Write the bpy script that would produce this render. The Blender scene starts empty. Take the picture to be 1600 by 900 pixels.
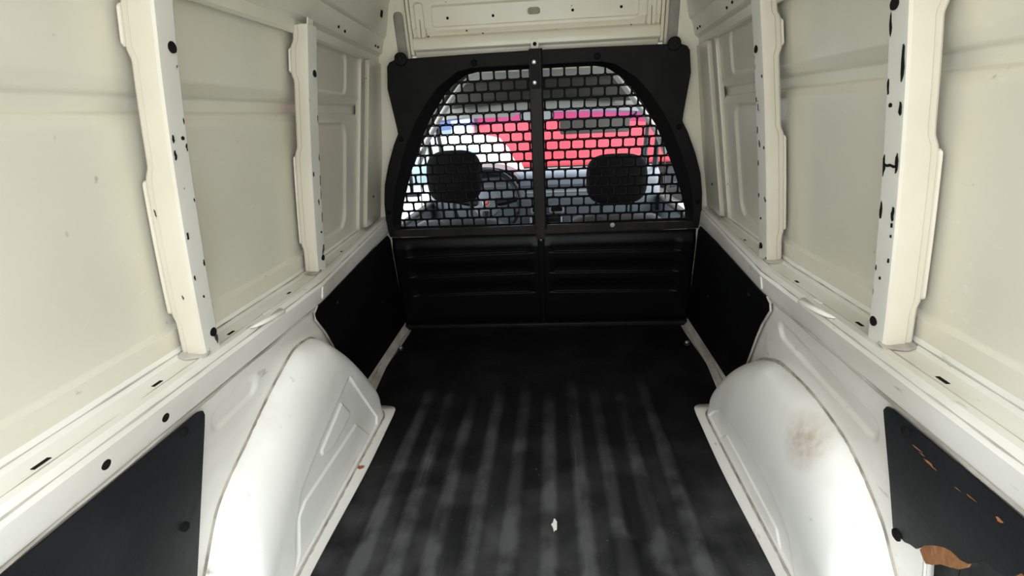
import bpy, bmesh, math, random
from math import sin, cos, pi, sqrt, radians
from mathutils import Vector, Matrix
random.seed(4)
scene = bpy.context.scene
COL = scene.collection

# ------------------------------------------------------------------ camera
F_PX, PITCH, YAW, ROLL, CAM_X, CAM_Z = 820.885, 0.316417, 0.081444, 0.047645, 0.046222, 0.94
fw = Vector((-sin(YAW) * cos(PITCH), cos(YAW) * cos(PITCH), -sin(PITCH)))
r0 = Vector((cos(YAW), sin(YAW), 0)); u0 = r0.cross(fw)
rt = r0 * cos(ROLL) - u0 * sin(ROLL); up = u0 * cos(ROLL) + r0 * sin(ROLL)
cd = bpy.data.cameras.new('camera'); cam = bpy.data.objects.new('camera', cd); COL.objects.link(cam)
cd.sensor_fit = 'HORIZONTAL'; cd.sensor_width = 36; cd.lens = 36 * F_PX / 1600; cd.clip_start = 0.02
cam.matrix_world = Matrix(((rt.x, up.x, -fw.x, CAM_X), (rt.y, up.y, -fw.y, 0), (rt.z, up.z, -fw.z, CAM_Z), (0, 0, 0, 1)))
scene.camera = cam

# ------------------------------------------------------------------ light
w = bpy.data.worlds.new('overcast_sky'); scene.world = w; w.use_nodes = True
bg = w.node_tree.nodes['Background']
bg.inputs['Color'].default_value = (0.94, 0.97, 1.0, 1); bg.inputs['Strength'].default_value = 2.4
pl = bpy.data.lights.new('rear_opening_portal', 'AREA'); pl.shape = 'RECTANGLE'; pl.size = 1.5; pl.size_y = 1.6
pl.cycles.is_portal = True
po = bpy.data.objects.new('rear_opening_portal', pl); COL.objects.link(po)
po.location = (0, 0.12, 0.66); po.rotation_euler = (radians(90), 0, 0)
scene.view_settings.view_transform = 'Standard'; scene.view_settings.look = 'None'
scene.view_settings.exposure = 0.70; scene.view_settings.gamma = 1.0; scene.view_settings.use_curve_mapping = False
scene.cycles.max_bounces = 10; scene.cycles.diffuse_bounces = 6

# ------------------------------------------------------------------ materials
def mat(name, col, rough=0.5, metal=0.0, noise=None, bump=None, coat=0.0, spec=0.5):
    """noise=(scale, colour2, low, high, detail)  bump=(scale, strength)"""
    m = bpy.data.materials.new(name); m.use_nodes = True
    n = m.node_tree.nodes; l = m.node_tree.links; b = n['Principled BSDF']
    b.inputs['Base Color'].default_value = (*col, 1); b.inputs['Roughness'].default_value = rough
    b.inputs['Metallic'].default_value = metal; b.inputs['Specular IOR Level'].default_value = spec
    b.inputs['Coat Weight'].default_value = coat; b.inputs['Coat Roughness'].default_value = 0.15
    tc = n.new('ShaderNodeTexCoord')
    cur = None
    for k in (noise if isinstance(noise, list) else [noise] if noise else []):
        t = n.new('ShaderNodeTexNoise'); t.inputs['Scale'].default_value = k[0]; t.inputs['Detail'].default_value = k[4]
        src = tc.outputs['Object']
        if len(k) > 5:
            mp = n.new('ShaderNodeMapping'); mp.inputs['Scale'].default_value = k[5]; l.new(src, mp.inputs['Vector']); src = mp.outputs['Vector']
        l.new(src, t.inputs['Vector'])
        r = n.new('ShaderNodeMapRange'); r.inputs['From Min'].default_value = k[2]; r.inputs['From Max'].default_value = k[3]
        l.new(t.outputs['Fac'], r.inputs['Value'])
        mx = n.new('ShaderNodeMix'); mx.data_type = 'RGBA'
        l.new(r.outputs['Result'], mx.inputs[0]); mx.inputs[7].default_value = (*k[1], 1)
        if cur is None: mx.inputs[6].default_value = (*col, 1)
        else: l.new(cur, mx.inputs[6])
        cur = mx.outputs[2]
    if cur: l.new(cur, b.inputs['Base Color'])
    if bump:
        t = n.new('ShaderNodeTexNoise'); t.inputs['Scale'].default_value = bump[0]; t.inputs['Detail'].default_value = 3
        l.new(tc.outputs['Object'], t.inputs['Vector'])
        bp = n.new('ShaderNodeBump'); bp.inputs['Strength'].default_value = bump[1]; bp.inputs['Distance'].default_value = 0.01
        l.new(t.outputs['Fac'], bp.inputs['Height']); l.new(bp.outputs['Normal'], b.inputs['Normal'])
    return m

CREAM = (0.76, 0.755, 0.69)
M = {}
M['skin'] = mat('white_skin_paint', (0.71, 0.685, 0.578), 0.38, noise=[(3.0, (0.655, 0.625, 0.51), 0.45, 0.75, 3), (26, (0.75, 0.73, 0.64), 0.64, 0.80, 4, (1, 1, 2)), (38, (0.40, 0.38, 0.32), 0.72, 0.8, 4)], bump=(2.2, 0.16), coat=0.3)
M['paint'] = mat('white_gloss_paint', (0.80, 0.795, 0.745), 0.33, noise=[(4.0, (0.74, 0.725, 0.66), 0.45, 0.75, 3), (30, (0.50, 0.46, 0.38), 0.70, 0.80, 5)], bump=(6, 0.05), coat=0.4)
M['pillar'] = mat('pillar_cream_paint', (0.66, 0.625, 0.52), 0.33, noise=[(5.0, (0.60, 0.56, 0.45), 0.45, 0.75, 3), (46, (0.05, 0.045, 0.04), 0.735, 0.75, 3, (1.0, 1.0, 0.6))], coat=0.4)
M['header'] = mat('header_cream_lightened', (0.88, 0.84, 0.70), 0.30, noise=[(5.0, (0.83, 0.78, 0.60), 0.45, 0.75, 3), (46, (0.30, 0.27, 0.2), 0.735, 0.76, 3)], coat=0.5)  # same cream body paint; the light missing up front is put into its colour
M['chip'] = mat('chipped_edge_paint', (0.64, 0.63, 0.575), 0.42, noise=[(5.0, (0.57, 0.555, 0.50), 0.45, 0.75, 3), (34, (0.04, 0.036, 0.032), 0.665, 0.685, 3, (1.0, 1.0, 0.55))])
M['ledge'] = mat('scuffed_sill_paint', (0.84, 0.83, 0.775), 0.36, noise=[(6, (0.66, 0.64, 0.57), 0.46, 0.72, 5, (1, 0.4, 1)), (42, (0.33, 0.30, 0.25), 0.66, 0.78, 6, (1, 0.3, 1))], bump=(16, 0.08), coat=0.3)
M['arch'] = mat('wheel_arch_paint', (0.86, 0.86, 0.82), 0.40, noise=[(7, (0.76, 0.74, 0.69), 0.5, 0.75, 4), (26, (0.42, 0.38, 0.32), 0.69, 0.80, 6)], bump=(9, 0.10), coat=0.35)
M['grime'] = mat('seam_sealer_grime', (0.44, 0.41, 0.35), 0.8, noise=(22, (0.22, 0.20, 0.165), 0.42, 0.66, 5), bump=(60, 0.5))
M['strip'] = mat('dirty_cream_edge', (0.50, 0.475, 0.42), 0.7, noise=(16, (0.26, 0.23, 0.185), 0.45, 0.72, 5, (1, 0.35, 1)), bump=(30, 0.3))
M['stain'] = mat('brown_rub_stain', (0.60, 0.54, 0.45), 0.5)
M['slot_grey'] = mat('slot_interior_grey', (0.40, 0.37, 0.31), 0.6, noise=(20, (0.30, 0.29, 0.26), 0.4, 0.7, 4))
M['hole'] = mat('hole_black', (0.010, 0.009, 0.009), 0.85, spec=0.1)
M['bulk'] = mat('black_bulkhead_plastic', (0.0060, 0.0060, 0.0062), 0.55, noise=(14, (0.010, 0.0098, 0.0094), 0.4, 0.7, 4), bump=(160, 0.05), spec=0.16)
M['bulklow'] = mat('black_moulded_plastic', (0.0022, 0.0022, 0.0024), 0.36, bump=(120, 0.04), spec=0.16)
M['bar'] = mat('dark_bar_metal', (0.014, 0.0135, 0.013), 0.45, noise=(12, (0.026, 0.023, 0.020), 0.4, 0.7, 4, (1, 1, 0.3)), spec=0.2)
M['mesh'] = mat('black_mesh_paint', (0.003, 0.003, 0.003), 0.6, spec=0.12)
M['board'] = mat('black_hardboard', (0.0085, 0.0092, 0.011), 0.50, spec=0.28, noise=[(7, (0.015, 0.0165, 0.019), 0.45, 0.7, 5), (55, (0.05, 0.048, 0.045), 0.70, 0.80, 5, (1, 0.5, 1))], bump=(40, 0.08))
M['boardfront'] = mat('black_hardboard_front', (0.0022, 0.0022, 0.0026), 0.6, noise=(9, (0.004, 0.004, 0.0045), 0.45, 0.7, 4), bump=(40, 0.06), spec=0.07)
M['torn'] = mat('torn_hardboard_core', (0.36, 0.165, 0.06), 0.9, noise=(24, (0.27, 0.115, 0.04), 0.4, 0.65, 5), bump=(60, 0.5))
M['zinc'] = mat('zinc_bolt', (0.62, 0.62, 0.60), 0.3, 0.9)
M['white'] = mat('white_scrap', (0.8, 0.79, 0.75), 0.7)
M['leaf'] = mat('rusty_leaf', (0.36, 0.10, 0.05), 0.8)
M['cavity'] = mat('cavity_grey', (0.11, 0.12, 0.11), 0.7, noise=(14, (0.04, 0.042, 0.04), 0.42, 0.6, 4))
M['fabric'] = mat('black_seat_fabric', (0.010, 0.010, 0.0105), 0.9, noise=(60, (0.015, 0.0145, 0.0145), 0.4, 0.7, 4), bump=(200, 0.2), spec=0.1)
M['fabric2'] = mat('grey_seat_fabric', (0.09, 0.09, 0.095), 0.9, noise=(60, (0.06, 0.06, 0.065), 0.4, 0.7, 4))
M['dash'] = mat('grey_dash_plastic', (0.20, 0.23, 0.26), 0.42, bump=(150, 0.05))
M['dashdark'] = mat('dark_dash_plastic', (0.008, 0.009, 0.011), 0.40, spec=0.3)
M['silver'] = mat('silver_trim', (0.55, 0.58, 0.60), 0.35, 0.5)
M['trim'] = mat('pale_cab_trim', (0.66, 0.66, 0.65), 0.6)
M['darktrim'] = mat('dark_cab_trim', (0.045, 0.042, 0.038), 0.75, noise=(30, (0.05, 0.047, 0.043), 0.4, 0.7, 3))
M['visor'] = mat('visor_vinyl', (0.17, 0.165, 0.15), 0.7)
M['red'] = mat('red_body_paint', (0.62, 0.028, 0.055), 0.35, coat=0.3)
M['emred'] = mat('emblem_red', (0.55, 0.02, 0.02), 0.3)
M['carwhite'] = mat('white_car_paint', (0.82, 0.84, 0.85), 0.3, coat=0.4)
M['tyre'] = mat('tyre_rubber', (0.02, 0.02, 0.02), 0.85)
M['carglass'] = mat('tinted_car_glass', (0.20, 0.28, 0.30), 0.08)
M['ground'] = mat('pale_yard_ground', (0.58, 0.575, 0.54), 0.9, noise=(1.5, (0.50, 0.495, 0.46), 0.4, 0.65, 6), bump=(30, 0.3))
M['hedge'] = mat('hedge_leaf', (0.10, 0.17, 0.06), 0.8, noise=(6, (0.05, 0.09, 0.03), 0.4, 0.65, 5))
M['underbody'] = mat('underbody_black', (0.05, 0.05, 0.05), 0.8)

def glass_mat(name, tint, gloss=0.05):
    m = bpy.data.materials.new(name); m.use_nodes = True; n = m.node_tree.nodes; l = m.node_tree.links
    n.remove(n['Principled BSDF'])
    t = n.new('ShaderNodeBsdfTransparent'); t.inputs['Color'].default_value = (*tint, 1)
    g = n.new('ShaderNodeBsdfGlossy'); g.inputs['Roughness'].default_value = 0.02
    mx = n.new('ShaderNodeMixShader'); mx.inputs['Fac'].default_value = gloss
    l.new(t.outputs[0], mx.inputs[1]); l.new(g.outputs[0], mx.inputs[2]); l.new(mx.outputs[0], n['Material Output'].inputs['Surface'])
    return m
M['glass'] = glass_mat('window_glass', (0.93, 0.97, 0.96))
M['band'] = glass_mat('windscreen_sunband', (0.45, 0.50, 0.95), 0.02)
M['arch_right'] = M['arch'].copy(); M['arch_right'].name = 'wheel_arch_paint_stained'
def add_stain(m, c, r_, col):
    n = m.node_tree.nodes; l = m.node_tree.links; b = n['Principled BSDF']; old = b.inputs['Base Color'].links[0].from_socket
    tc = n.new('ShaderNodeTexCoord'); mp = n.new('ShaderNodeMapping'); mp.vector_type = 'TEXTURE'; mp.inputs['Location'].default_value = c; mp.inputs['Scale'].default_value = r_
    l.new(tc.outputs['Object'], mp.inputs['Vector']); gr = n.new('ShaderNodeTexGradient'); gr.gradient_type = 'SPHERICAL'; l.new(mp.outputs['Vector'], gr.inputs['Vector'])
    t = n.new('ShaderNodeTexNoise'); t.inputs['Scale'].default_value = 55; t.inputs['Detail'].default_value = 5; l.new(tc.outputs['Object'], t.inputs['Vector'])
    k = n.new('ShaderNodeMath'); k.operation = 'MULTIPLY'; l.new(gr.outputs['Fac'], k.inputs[0]); l.new(t.outputs['Fac'], k.inputs[1])
    k2 = n.new('ShaderNodeMath'); k2.operation = 'MULTIPLY'; k2.use_clamp = True; l.new(k.outputs[0], k2.inputs[0]); k2.inputs[1].default_value = 1.5
    mx = n.new('ShaderNodeMix'); mx.data_type = 'RGBA'; l.new(k2.outputs[0], mx.inputs[0]); l.new(old, mx.inputs[6]); mx.inputs[7].default_value = (*col, 1)
    l.new(mx.outputs[2], b.inputs['Base Color'])
add_stain(M['arch_right'], (.565, .965, .275), (.06, .075, .075), (0.40, 0.27, 0.15))

def rubber_mat():
    m = mat('black_rubber_mat', (0.010, 0.010, 0.0105), 0.55, bump=(90, 0.12), spec=0.14)
    n = m.node_tree.nodes; l = m.node_tree.links; b = n['Principled BSDF']
    tc = n.new('ShaderNodeTexCoord')
    at = n.new('ShaderNodeAttribute'); at.attribute_name = 'wear'
    def noise(sc, det, lo, hi, mp=None):
        t = n.new('ShaderNodeTexNoise'); t.inputs['Scale'].default_value = sc; t.inputs['Detail'].default_value = det
        if mp:
            q = n.new('ShaderNodeMapping'); q.inputs['Scale'].default_value = mp; l.new(tc.outputs['Object'], q.inputs['Vector']); l.new(q.outputs['Vector'], t.inputs['Vector'])
        else: l.new(tc.outputs['Object'], t.inputs['Vector'])
        r = n.new('ShaderNodeMapRange'); r.inputs['From Min'].default_value = lo; r.inputs['From Max'].default_value = hi
        l.new(t.outputs['Fac'], r.inputs['Value']); return r.outputs['Result']
    def math_(op, a, bb):
        k = n.new('ShaderNodeMath'); k.operation = op
        for i, v in enumerate((a, bb)):
            if isinstance(v, float): k.inputs[i].default_value = v
            else: l.new(v, k.inputs[i])
        return k.outputs[0]
    streak = noise(11, 7, 0.30, 0.72, (1, 0.22, 1)); patch = noise(7, 9, 0.44, 0.72); fleck = noise(130, 2, 0.745, 0.77); scr = noise(60, 3, 0.64, 0.8, (1, 0.06, 1))
    dust = math_('ADD', math_('MULTIPLY', at.outputs['Fac'], streak), math_('MULTIPLY', math_('MULTIPLY', patch, 1.3), math_('ADD', at.outputs['Fac'], 0.06)))
    dust = math_('ADD', dust, math_('MULTIPLY', scr, math_('MULTIPLY', at.outputs['Fac'], 0.6)))
    mx = n.new('ShaderNodeMix'); mx.data_type = 'RGBA'; mx.clamp_factor = True
    l.new(dust, mx.inputs[0]); mx.inputs[6].default_value = (0.0045, 0.0045, 0.0048, 1); mx.inputs[7].default_value = (0.085, 0.085, 0.090, 1)
    m2 = n.new('ShaderNodeMix'); m2.data_type = 'RGBA'; l.new(math_('MULTIPLY', fleck, 0.6), m2.inputs[0]); l.new(mx.outputs[2], m2.inputs[6]); m2.inputs[7].default_value = (0.25, 0.24, 0.22, 1)
    l.new(m2.outputs[2], b.inputs['Base Color'])
    return m
M['mat'] = rubber_mat()

# ------------------------------------------------------------------ helpers
def link(o, parent=None):
    COL.objects.link(o)
    if parent: o.parent = parent
    return o
def mesh(name, v, f, m, parent=None, ang=35, bevel=0, solid=0, seg=2):
    me = bpy.data.meshes.new(name); me.from_pydata([tuple(p) for p in v], [], f); me.update()
    bm = bmesh.new(); bm.from_mesh(me); bmesh.ops.recalc_face_normals(bm, faces=bm.faces); bm.to_mesh(me); bm.free()
    me.polygons.foreach_set('use_smooth', [True] * len(me.polygons)); me.set_sharp_from_angle(angle=radians(ang))
    me.materials.append(M[m])
    o = link(bpy.data.objects.new(name, me), parent)
    if solid:
        s = o.modifiers.new('thick', 'SOLIDIFY'); s.thickness = abs(solid); s.offset = 1 if solid > 0 else -1
    if bevel:
        b = o.modifiers.new('bevel', 'BEVEL'); b.width = bevel; b.segments = seg; b.limit_method = 'ANGLE'; b.angle_limit = radians(40)
    return o
def structure(o): o['kind'] = 'structure'; return o
def empty(name, loc=(0, 0, 0), parent=None):
    o = bpy.data.objects.new(name, None); o.location = loc; o.empty_display_size = 0.05
    return link(o, parent)
def thing(o, label, cat, group=None):
    o['label'] = label; o['category'] = cat
    if group: o['group'] = group
    return o
def grid_vf(fn, us, vs, skip=None, close_u=False):
    v = [fn(a, b) for a in us for b in vs]; n = len(vs); f = []
    for i in range(len(us) if close_u else len(us) - 1):
        for j in range(n - 1):
            if skip and skip(us[i], vs[j]): continue
            i2 = (i + 1) % len(us)
            f.append((i * n + j, i2 * n + j, i2 * n + j + 1, i * n + j + 1))
    return v, f
def lin(a, b, n): return [a + (b - a) * i / (n - 1) for i in range(n)]
class MB:
    def __init__(s): s.v = []; s.f = []
    def add(s, v, f):
        k = len(s.v); s.v += [tuple(p) for p in v]; s.f += [tuple(i + k for i in q) for q in f]; return s
    def box(s, c, d, rot=None):
        R = rot or Matrix.Identity(3); c = Vector(c)
        v = [c + R @ Vector((x * d[0] / 2, y * d[1] / 2, z * d[2] / 2)) for x in (-1, 1) for y in (-1, 1) for z in (-1, 1)]
        return s.add(v, [(0, 1, 3, 2), (4, 6, 7, 5), (0, 4, 5, 1), (2, 3, 7, 6), (0, 2, 6, 4), (1, 5, 7, 3)])
    def prism(s, poly, fn, t0, t1):
        n = len(poly)
        v = [fn(a, b, t0) for a, b in poly] + [fn(a, b, t1) for a, b in poly]
        return s.add(v, [tuple(range(n - 1, -1, -1)), tuple(range(n, 2 * n))] + [(i, (i + 1) % n, n + (i + 1) % n, n + i) for i in range(n)])
    def tube(s, pts, r, n=10, closed=False):
        pts = [Vector(p) for p in pts]; rings = []; m = len(pts)
        ref = Vector((0.31, 0.2, 0.93)).normalized()
        for i, p in enumerate(pts):
            a = pts[(i - 1) % m] if (closed or i > 0) else p; b = pts[(i + 1) % m] if (closed or i < m - 1) else p
            t = (b - a).normalized(); x = t.cross(ref)
            if x.length < 1e-3: x = t.orthogonal()
            x.normalize(); y = t.cross(x); rr = r[i] if isinstance(r, (list, tuple)) else r
            rings.append([p + (x * cos(2 * pi * k / n) + y * sin(2 * pi * k / n)) * rr for k in range(n)])
        v = [q for rg in rings for q in rg]; f = []
        for i in range(m if closed else m - 1):
            j = (i + 1) % m
            for k in range(n): f.append((i * n + k, i * n + (k + 1) % n, j * n + (k + 1) % n, j * n + k))
        if not closed: f += [tuple(range(n - 1, -1, -1)), tuple((m - 1) * n + k for k in range(n))]
        return s.add(v, f)
    def lathe(s, prof, c, ax, n=20):
        ax = Vector(ax).normalized(); x = ax.orthogonal().normalized(); y = ax.cross(x); c = Vector(c)
        v = [c + ax * h + (x * cos(2 * pi * k / n) + y * sin(2 * pi * k / n)) * r for r, h in prof for k in range(n)]; f = []
        for i in range(len(prof) - 1):
            for k in range(n): f.append((i * n + k, i * n + (k + 1) % n, (i + 1) * n + (k + 1) % n, (i + 1) * n + k))
        f += [tuple(range(n - 1, -1, -1)), tuple((len(prof) - 1) * n + k for k in range(n))]
        return s.add(v, f)
    def build(s, name, m, parent=None, **k): return mesh(name, s.v, s.f, m, parent, **k)
def pw(tab):
    """monotone cubic through a table"""
    xs = [a for a, _ in tab]; ys = [b for _, b in tab]; n = len(xs)
    d = [(ys[i + 1] - ys[i]) / (xs[i + 1] - xs[i]) for i in range(n - 1)]
    m = [d[0]] + [0 if d[i - 1] * d[i] <= 0 else 2 * d[i - 1] * d[i] / (d[i - 1] + d[i]) for i in range(1, n - 1)] + [d[-1]]
    def f(x):
        if x <= xs[0]: return ys[0]
        if x >= xs[-1]: return ys[-1]
        i = max(k for k in range(n - 1) if xs[k] <= x); h = xs[i + 1] - xs[i]; t = (x - xs[i]) / h
        return (2*t**3-3*t**2+1)*ys[i] + (t**3-2*t**2+t)*h*m[i] + (-2*t**3+3*t**2)*ys[i+1] + (t**3-t**2)*h*m[i+1]
    return f
def sm(a, b, x): t = max(0, min(1, (x - a) / (b - a))); return t * t * (3 - 2 * t)
def rrect(x0, x1, y0, y1, r, n=5):
    o = []
    for cx, cy, a in ((x1 - r, y1 - r, 0), (x0 + r, y1 - r, 90), (x0 + r, y0 + r, 180), (x1 - r, y0 + r, 270)):
        for k in range(n + 1): t = radians(a + 90 * k / n); o.append((cx + r * cos(t), cy + r * sin(t)))
    return o
def sd_rr(x, y, x0, x1, y0, y1, r):
    dx = max(x0 + r - x, x - x1 + r); dy = max(y0 + r - y, y - y1 + r)
    return sqrt(max(dx, 0) ** 2 + max(dy, 0) ** 2) + min(max(dx, dy), 0) - r
def ray_poly(c, a, poly):
    dx, dy = cos(a), sin(a); best = None
    for i in range(len(poly)):
        x1, y1 = poly[i]; x2, y2 = poly[(i + 1) % len(poly)]
        ex, ey = x2 - x1, y2 - y1; den = dx * ey - dy * ex
        if abs(den) < 1e-12: continue
        t = ((x1 - c[0]) * ey - (y1 - c[1]) * ex) / den; u = ((x1 - c[0]) * dy - (y1 - c[1]) * dx) / den
        if t > 1e-9 and -1e-6 <= u <= 1 + 1e-6 and (best is None or t > best): best = t
    return (c[0] + dx * best, c[1] + dy * best)
def ring(c, inner, outer, fn, ti0, to0, ti1, to1, extra=48):
    """plate between two star-shaped outlines; t* = depth of inner / outer edge on front (0) and back (1)"""
    an = sorted(set([round(math.atan2(y - c[1], x - c[0]), 5) for x, y in inner + outer] + [round(-pi + 2 * pi * k / extra + .0037, 5) for k in range(extra)]))
    an = [a for i, a in enumerate(an) if i == 0 or a - an[i - 1] > 2e-4]
    I = [ray_poly(c, a, inner) for a in an]; O = [ray_poly(c, a, outer) for a in an]; n = len(an)
    v = [fn(*p, ti0) for p in I] + [fn(*p, to0) for p in O] + [fn(*p, ti1) for p in I] + [fn(*p, to1) for p in O]; f = []
    for i in range(n):
        j = (i + 1) % n
        f += [(i, j, n + j, n + i), (2 * n + i, 3 * n + i, 3 * n + j, 2 * n + j), (i, 2 * n + i, 2 * n + j, j), (n + i, n + j, 3 * n + j, 3 * n + i)]
    return v, f

# ------------------------------------------------------------------ body section functions (metres; y into the van, z up from its floor)
def fl(y): return max(0.0, min(1.1, (y - 1.3) / 0.9))
def Wx(y, z): return 0.732 - 0.15 * z + 0.060 * fl(y)
def Lx(y, z): return 0.6485 - 0.15 * z + 0.085 * fl(y) * min(1.1, max(0, z / 0.49))
def groove(z): return 0.015 * ((.55 * max(0, min(1, (1.022 - z) / .024)) + .45 * sm(1.001, .996, z)) if z > 0.985 else (.55 * max(0, min(1, (z - .950) / .020)) + .45 * sm(.968, .973, z)))
PANELS = [(0.43, 0.895), (0.885, 1.43), (1.43, 1.775)]
def recess(y, z):
    d = groove(z)
    for a, b in PANELS:
        if b > 1.5:
            d += 0.008 * sm(0.003, -0.005, sd_rr(y, z, a, b, 0.600, 0.944, 0.05)) + 0.006 * sm(0.003, -0.005, sd_rr(y, z, a, b, 1.030, 1.150, 0.03))
        else: d += 0.009 * sm(0.003, -0.005, sd_rr(y, z, a, b, 0.600, 1.40, 0.05))
    return d
YR = 0.15
# ------------------------------------------------------------------ floor
fo = structure(MB().box((0, 1.27, -0.035), (1.56, 2.3, 0.06)).build('floor', 'paint'))
RIBS = [0.02 + 0.085 * k for k in range(-5, 5)]
def mat_half(y): return 0.500 + 0.130 * sm(1.545, 1.60, y) if y < 1.62 else 0.630 - 0.012 * sm(1.62, 2.2, y)
def rib(x, y):
    e = 0
    for i, r in enumerate(RIBS):
        st = 1.66 + 0.05 * sin(i * 2.3); xx = x - r - 0.006 * sin(y * 2.1 + i)
        e = max(e, sm(0.026, 0.006, abs(xx)) * sm(st + 0.05, st - 0.05, y))
    return e
NX = 300
ys = lin(0.18, 1.5, 45) + lin(1.51, 1.66, 16) + lin(1.69, 2.262, 20)
us = lin(-1, 1, NX); mv = []; wear = []
for y in ys:
    for u in us:
        x = u * mat_half(y); e = rib(x, y)
        mv.append((x, y, 0.003 + 0.0065 * e + 0.0015 * sin(5 * x + 3) * sin(4 * y) + 0.012 * sm(2.225, 2.262, y)))
        wear.append(min(1, e * (0.42 * sm(1.75, 1.0, y) + 0.12) + 0.42 * sm(1.5, 0.75, y)))
mf = [(i * NX + j, i * NX + j + 1, (i + 1) * NX + j + 1, (i + 1) * NX + j) for i in range(len(ys) - 1) for j in range(NX - 1)]
fm = mesh('floor_mat', mv, mf, 'mat', ang=60)
fm.data.attributes.new('wear', 'FLOAT', 'POINT').data.foreach_set('value', wear)
fm.modifiers.new('thick', 'SOLIDIFY').thickness = 0.004; fm.modifiers['thick'].offset = -1
thing(fm, 'black ribbed rubber mat covering the load floor, dusty along its ribs', 'floor mat')
for s in (-1, 1):   # dirty painted edge left bare beside the mat
    tab = pw([(1.56, .600), (1.66, .606), (1.72, .612), (1.9, .625), (2.05, .626), (2.15, .636), (2.20, .628), (2.27, .634)])
    v, f = grid_vf(lambda y, t: (s * (tab(y) + (Lx(y, .045) + .004 - tab(y)) * t), y, 0.009 + 0.034 * t ** 1.5 + 0.003 * sin(y * 31 + s) * t), lin(1.50, 2.268, 50), lin(0, 1, 7))
    b = mesh('edge_strip', v, f, 'strip', fo, solid=0.004); b['label'] = 'dirty cream metal strip along the floor edge'
    m_ = MB()
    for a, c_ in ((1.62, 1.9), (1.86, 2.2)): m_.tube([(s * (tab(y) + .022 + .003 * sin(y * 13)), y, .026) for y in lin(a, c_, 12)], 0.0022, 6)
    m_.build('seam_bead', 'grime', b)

# ------------------------------------------------------------------ side walls
ARCH = {
 -1: dict(zw=[(.70, 0), (.715, .06), (.748, .135), (.805, .24), (.917, .312), (1.064, .392), (1.15, .420), (1.22, .412), (1.30, .360), (1.40, .268), (1.48, .168), (1.53, .085), (1.55, 0)],
          ze=[(.70, 0), (.80, .07), (.90, .15), (1.0, .215), (1.1, .265), (1.22, .298), (1.32, .245), (1.42, .150), (1.50, .06), (1.55, 0)]),
  1: dict(zw=[(.70, 0), (.72, .07), (.755, .15), (.804, .235), (.934, .318), (1.08, .338), (1.20, .330), (1.31, .292), (1.42, .225), (1.49, .14), (1.53, .07), (1.548, 0)],
          ze=[(.70, 0), (.80, .06), (.90, .10), (1.0, .125), (1.15, .138), (1.3, .128), (1.4, .105), (1.48, .06), (1.548, 0)]),
}
FACE = {
 -1: [[(1.289, .268), (1.438, .045), (1.425, .022), (.83, .020), (.86, .035), (.890, .099), (.941, .160), (1.047, .201), (1.148, .232)],
      ([(1.215, .226), (1.256, .172), (1.245, .160), (1.12, .148), (1.068, .165), (1.063, .180)], -.0042),
      ([(1.281, .118), (1.359, .028), (.86, .024), (.884, .04), (.915, .112), (.952, .127)], -.0042)],
  1: [[(1.475, .022), (1.445, .055), (1.40, .085), (1.36, .098), (1.268, .112), (1.127, .118), (1.03, .112), (.972, .100), (.921, .083), (.898, .058), (.86, .02)],
      ([(1.352, .022), (1.318, .056), (1.21, .057), (.97, .049), (.94, .022)], -.0042)]}
def sd_poly(px, py, P):
    d = 1e9; ins = False; n = len(P); j = n - 1
    for i in range(n):
        ax, ay = P[i]; bx, by = P[j]; ex, ey = bx - ax, by - ay
        t = max(0, min(1, ((px - ax) * ex + (py - ay) * ey) / (ex * ex + ey * ey)))
        d = min(d, (px - ax - t * ex) ** 2 + (py - ay - t * ey) ** 2)
        if (ay > py) != (by > py) and px < (bx - ax) * (py - ay) / (by - ay) + ax: ins = not ins
        j = i
    return (-1 if ins else 1) * sqrt(d)
def inner_x(y): return 0.527 + 0.05 * max(0, (y - 1.47) / 0.08) ** 2.5 + 0.05 * max(0, (0.78 - y) / 0.08) ** 2.5

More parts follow.
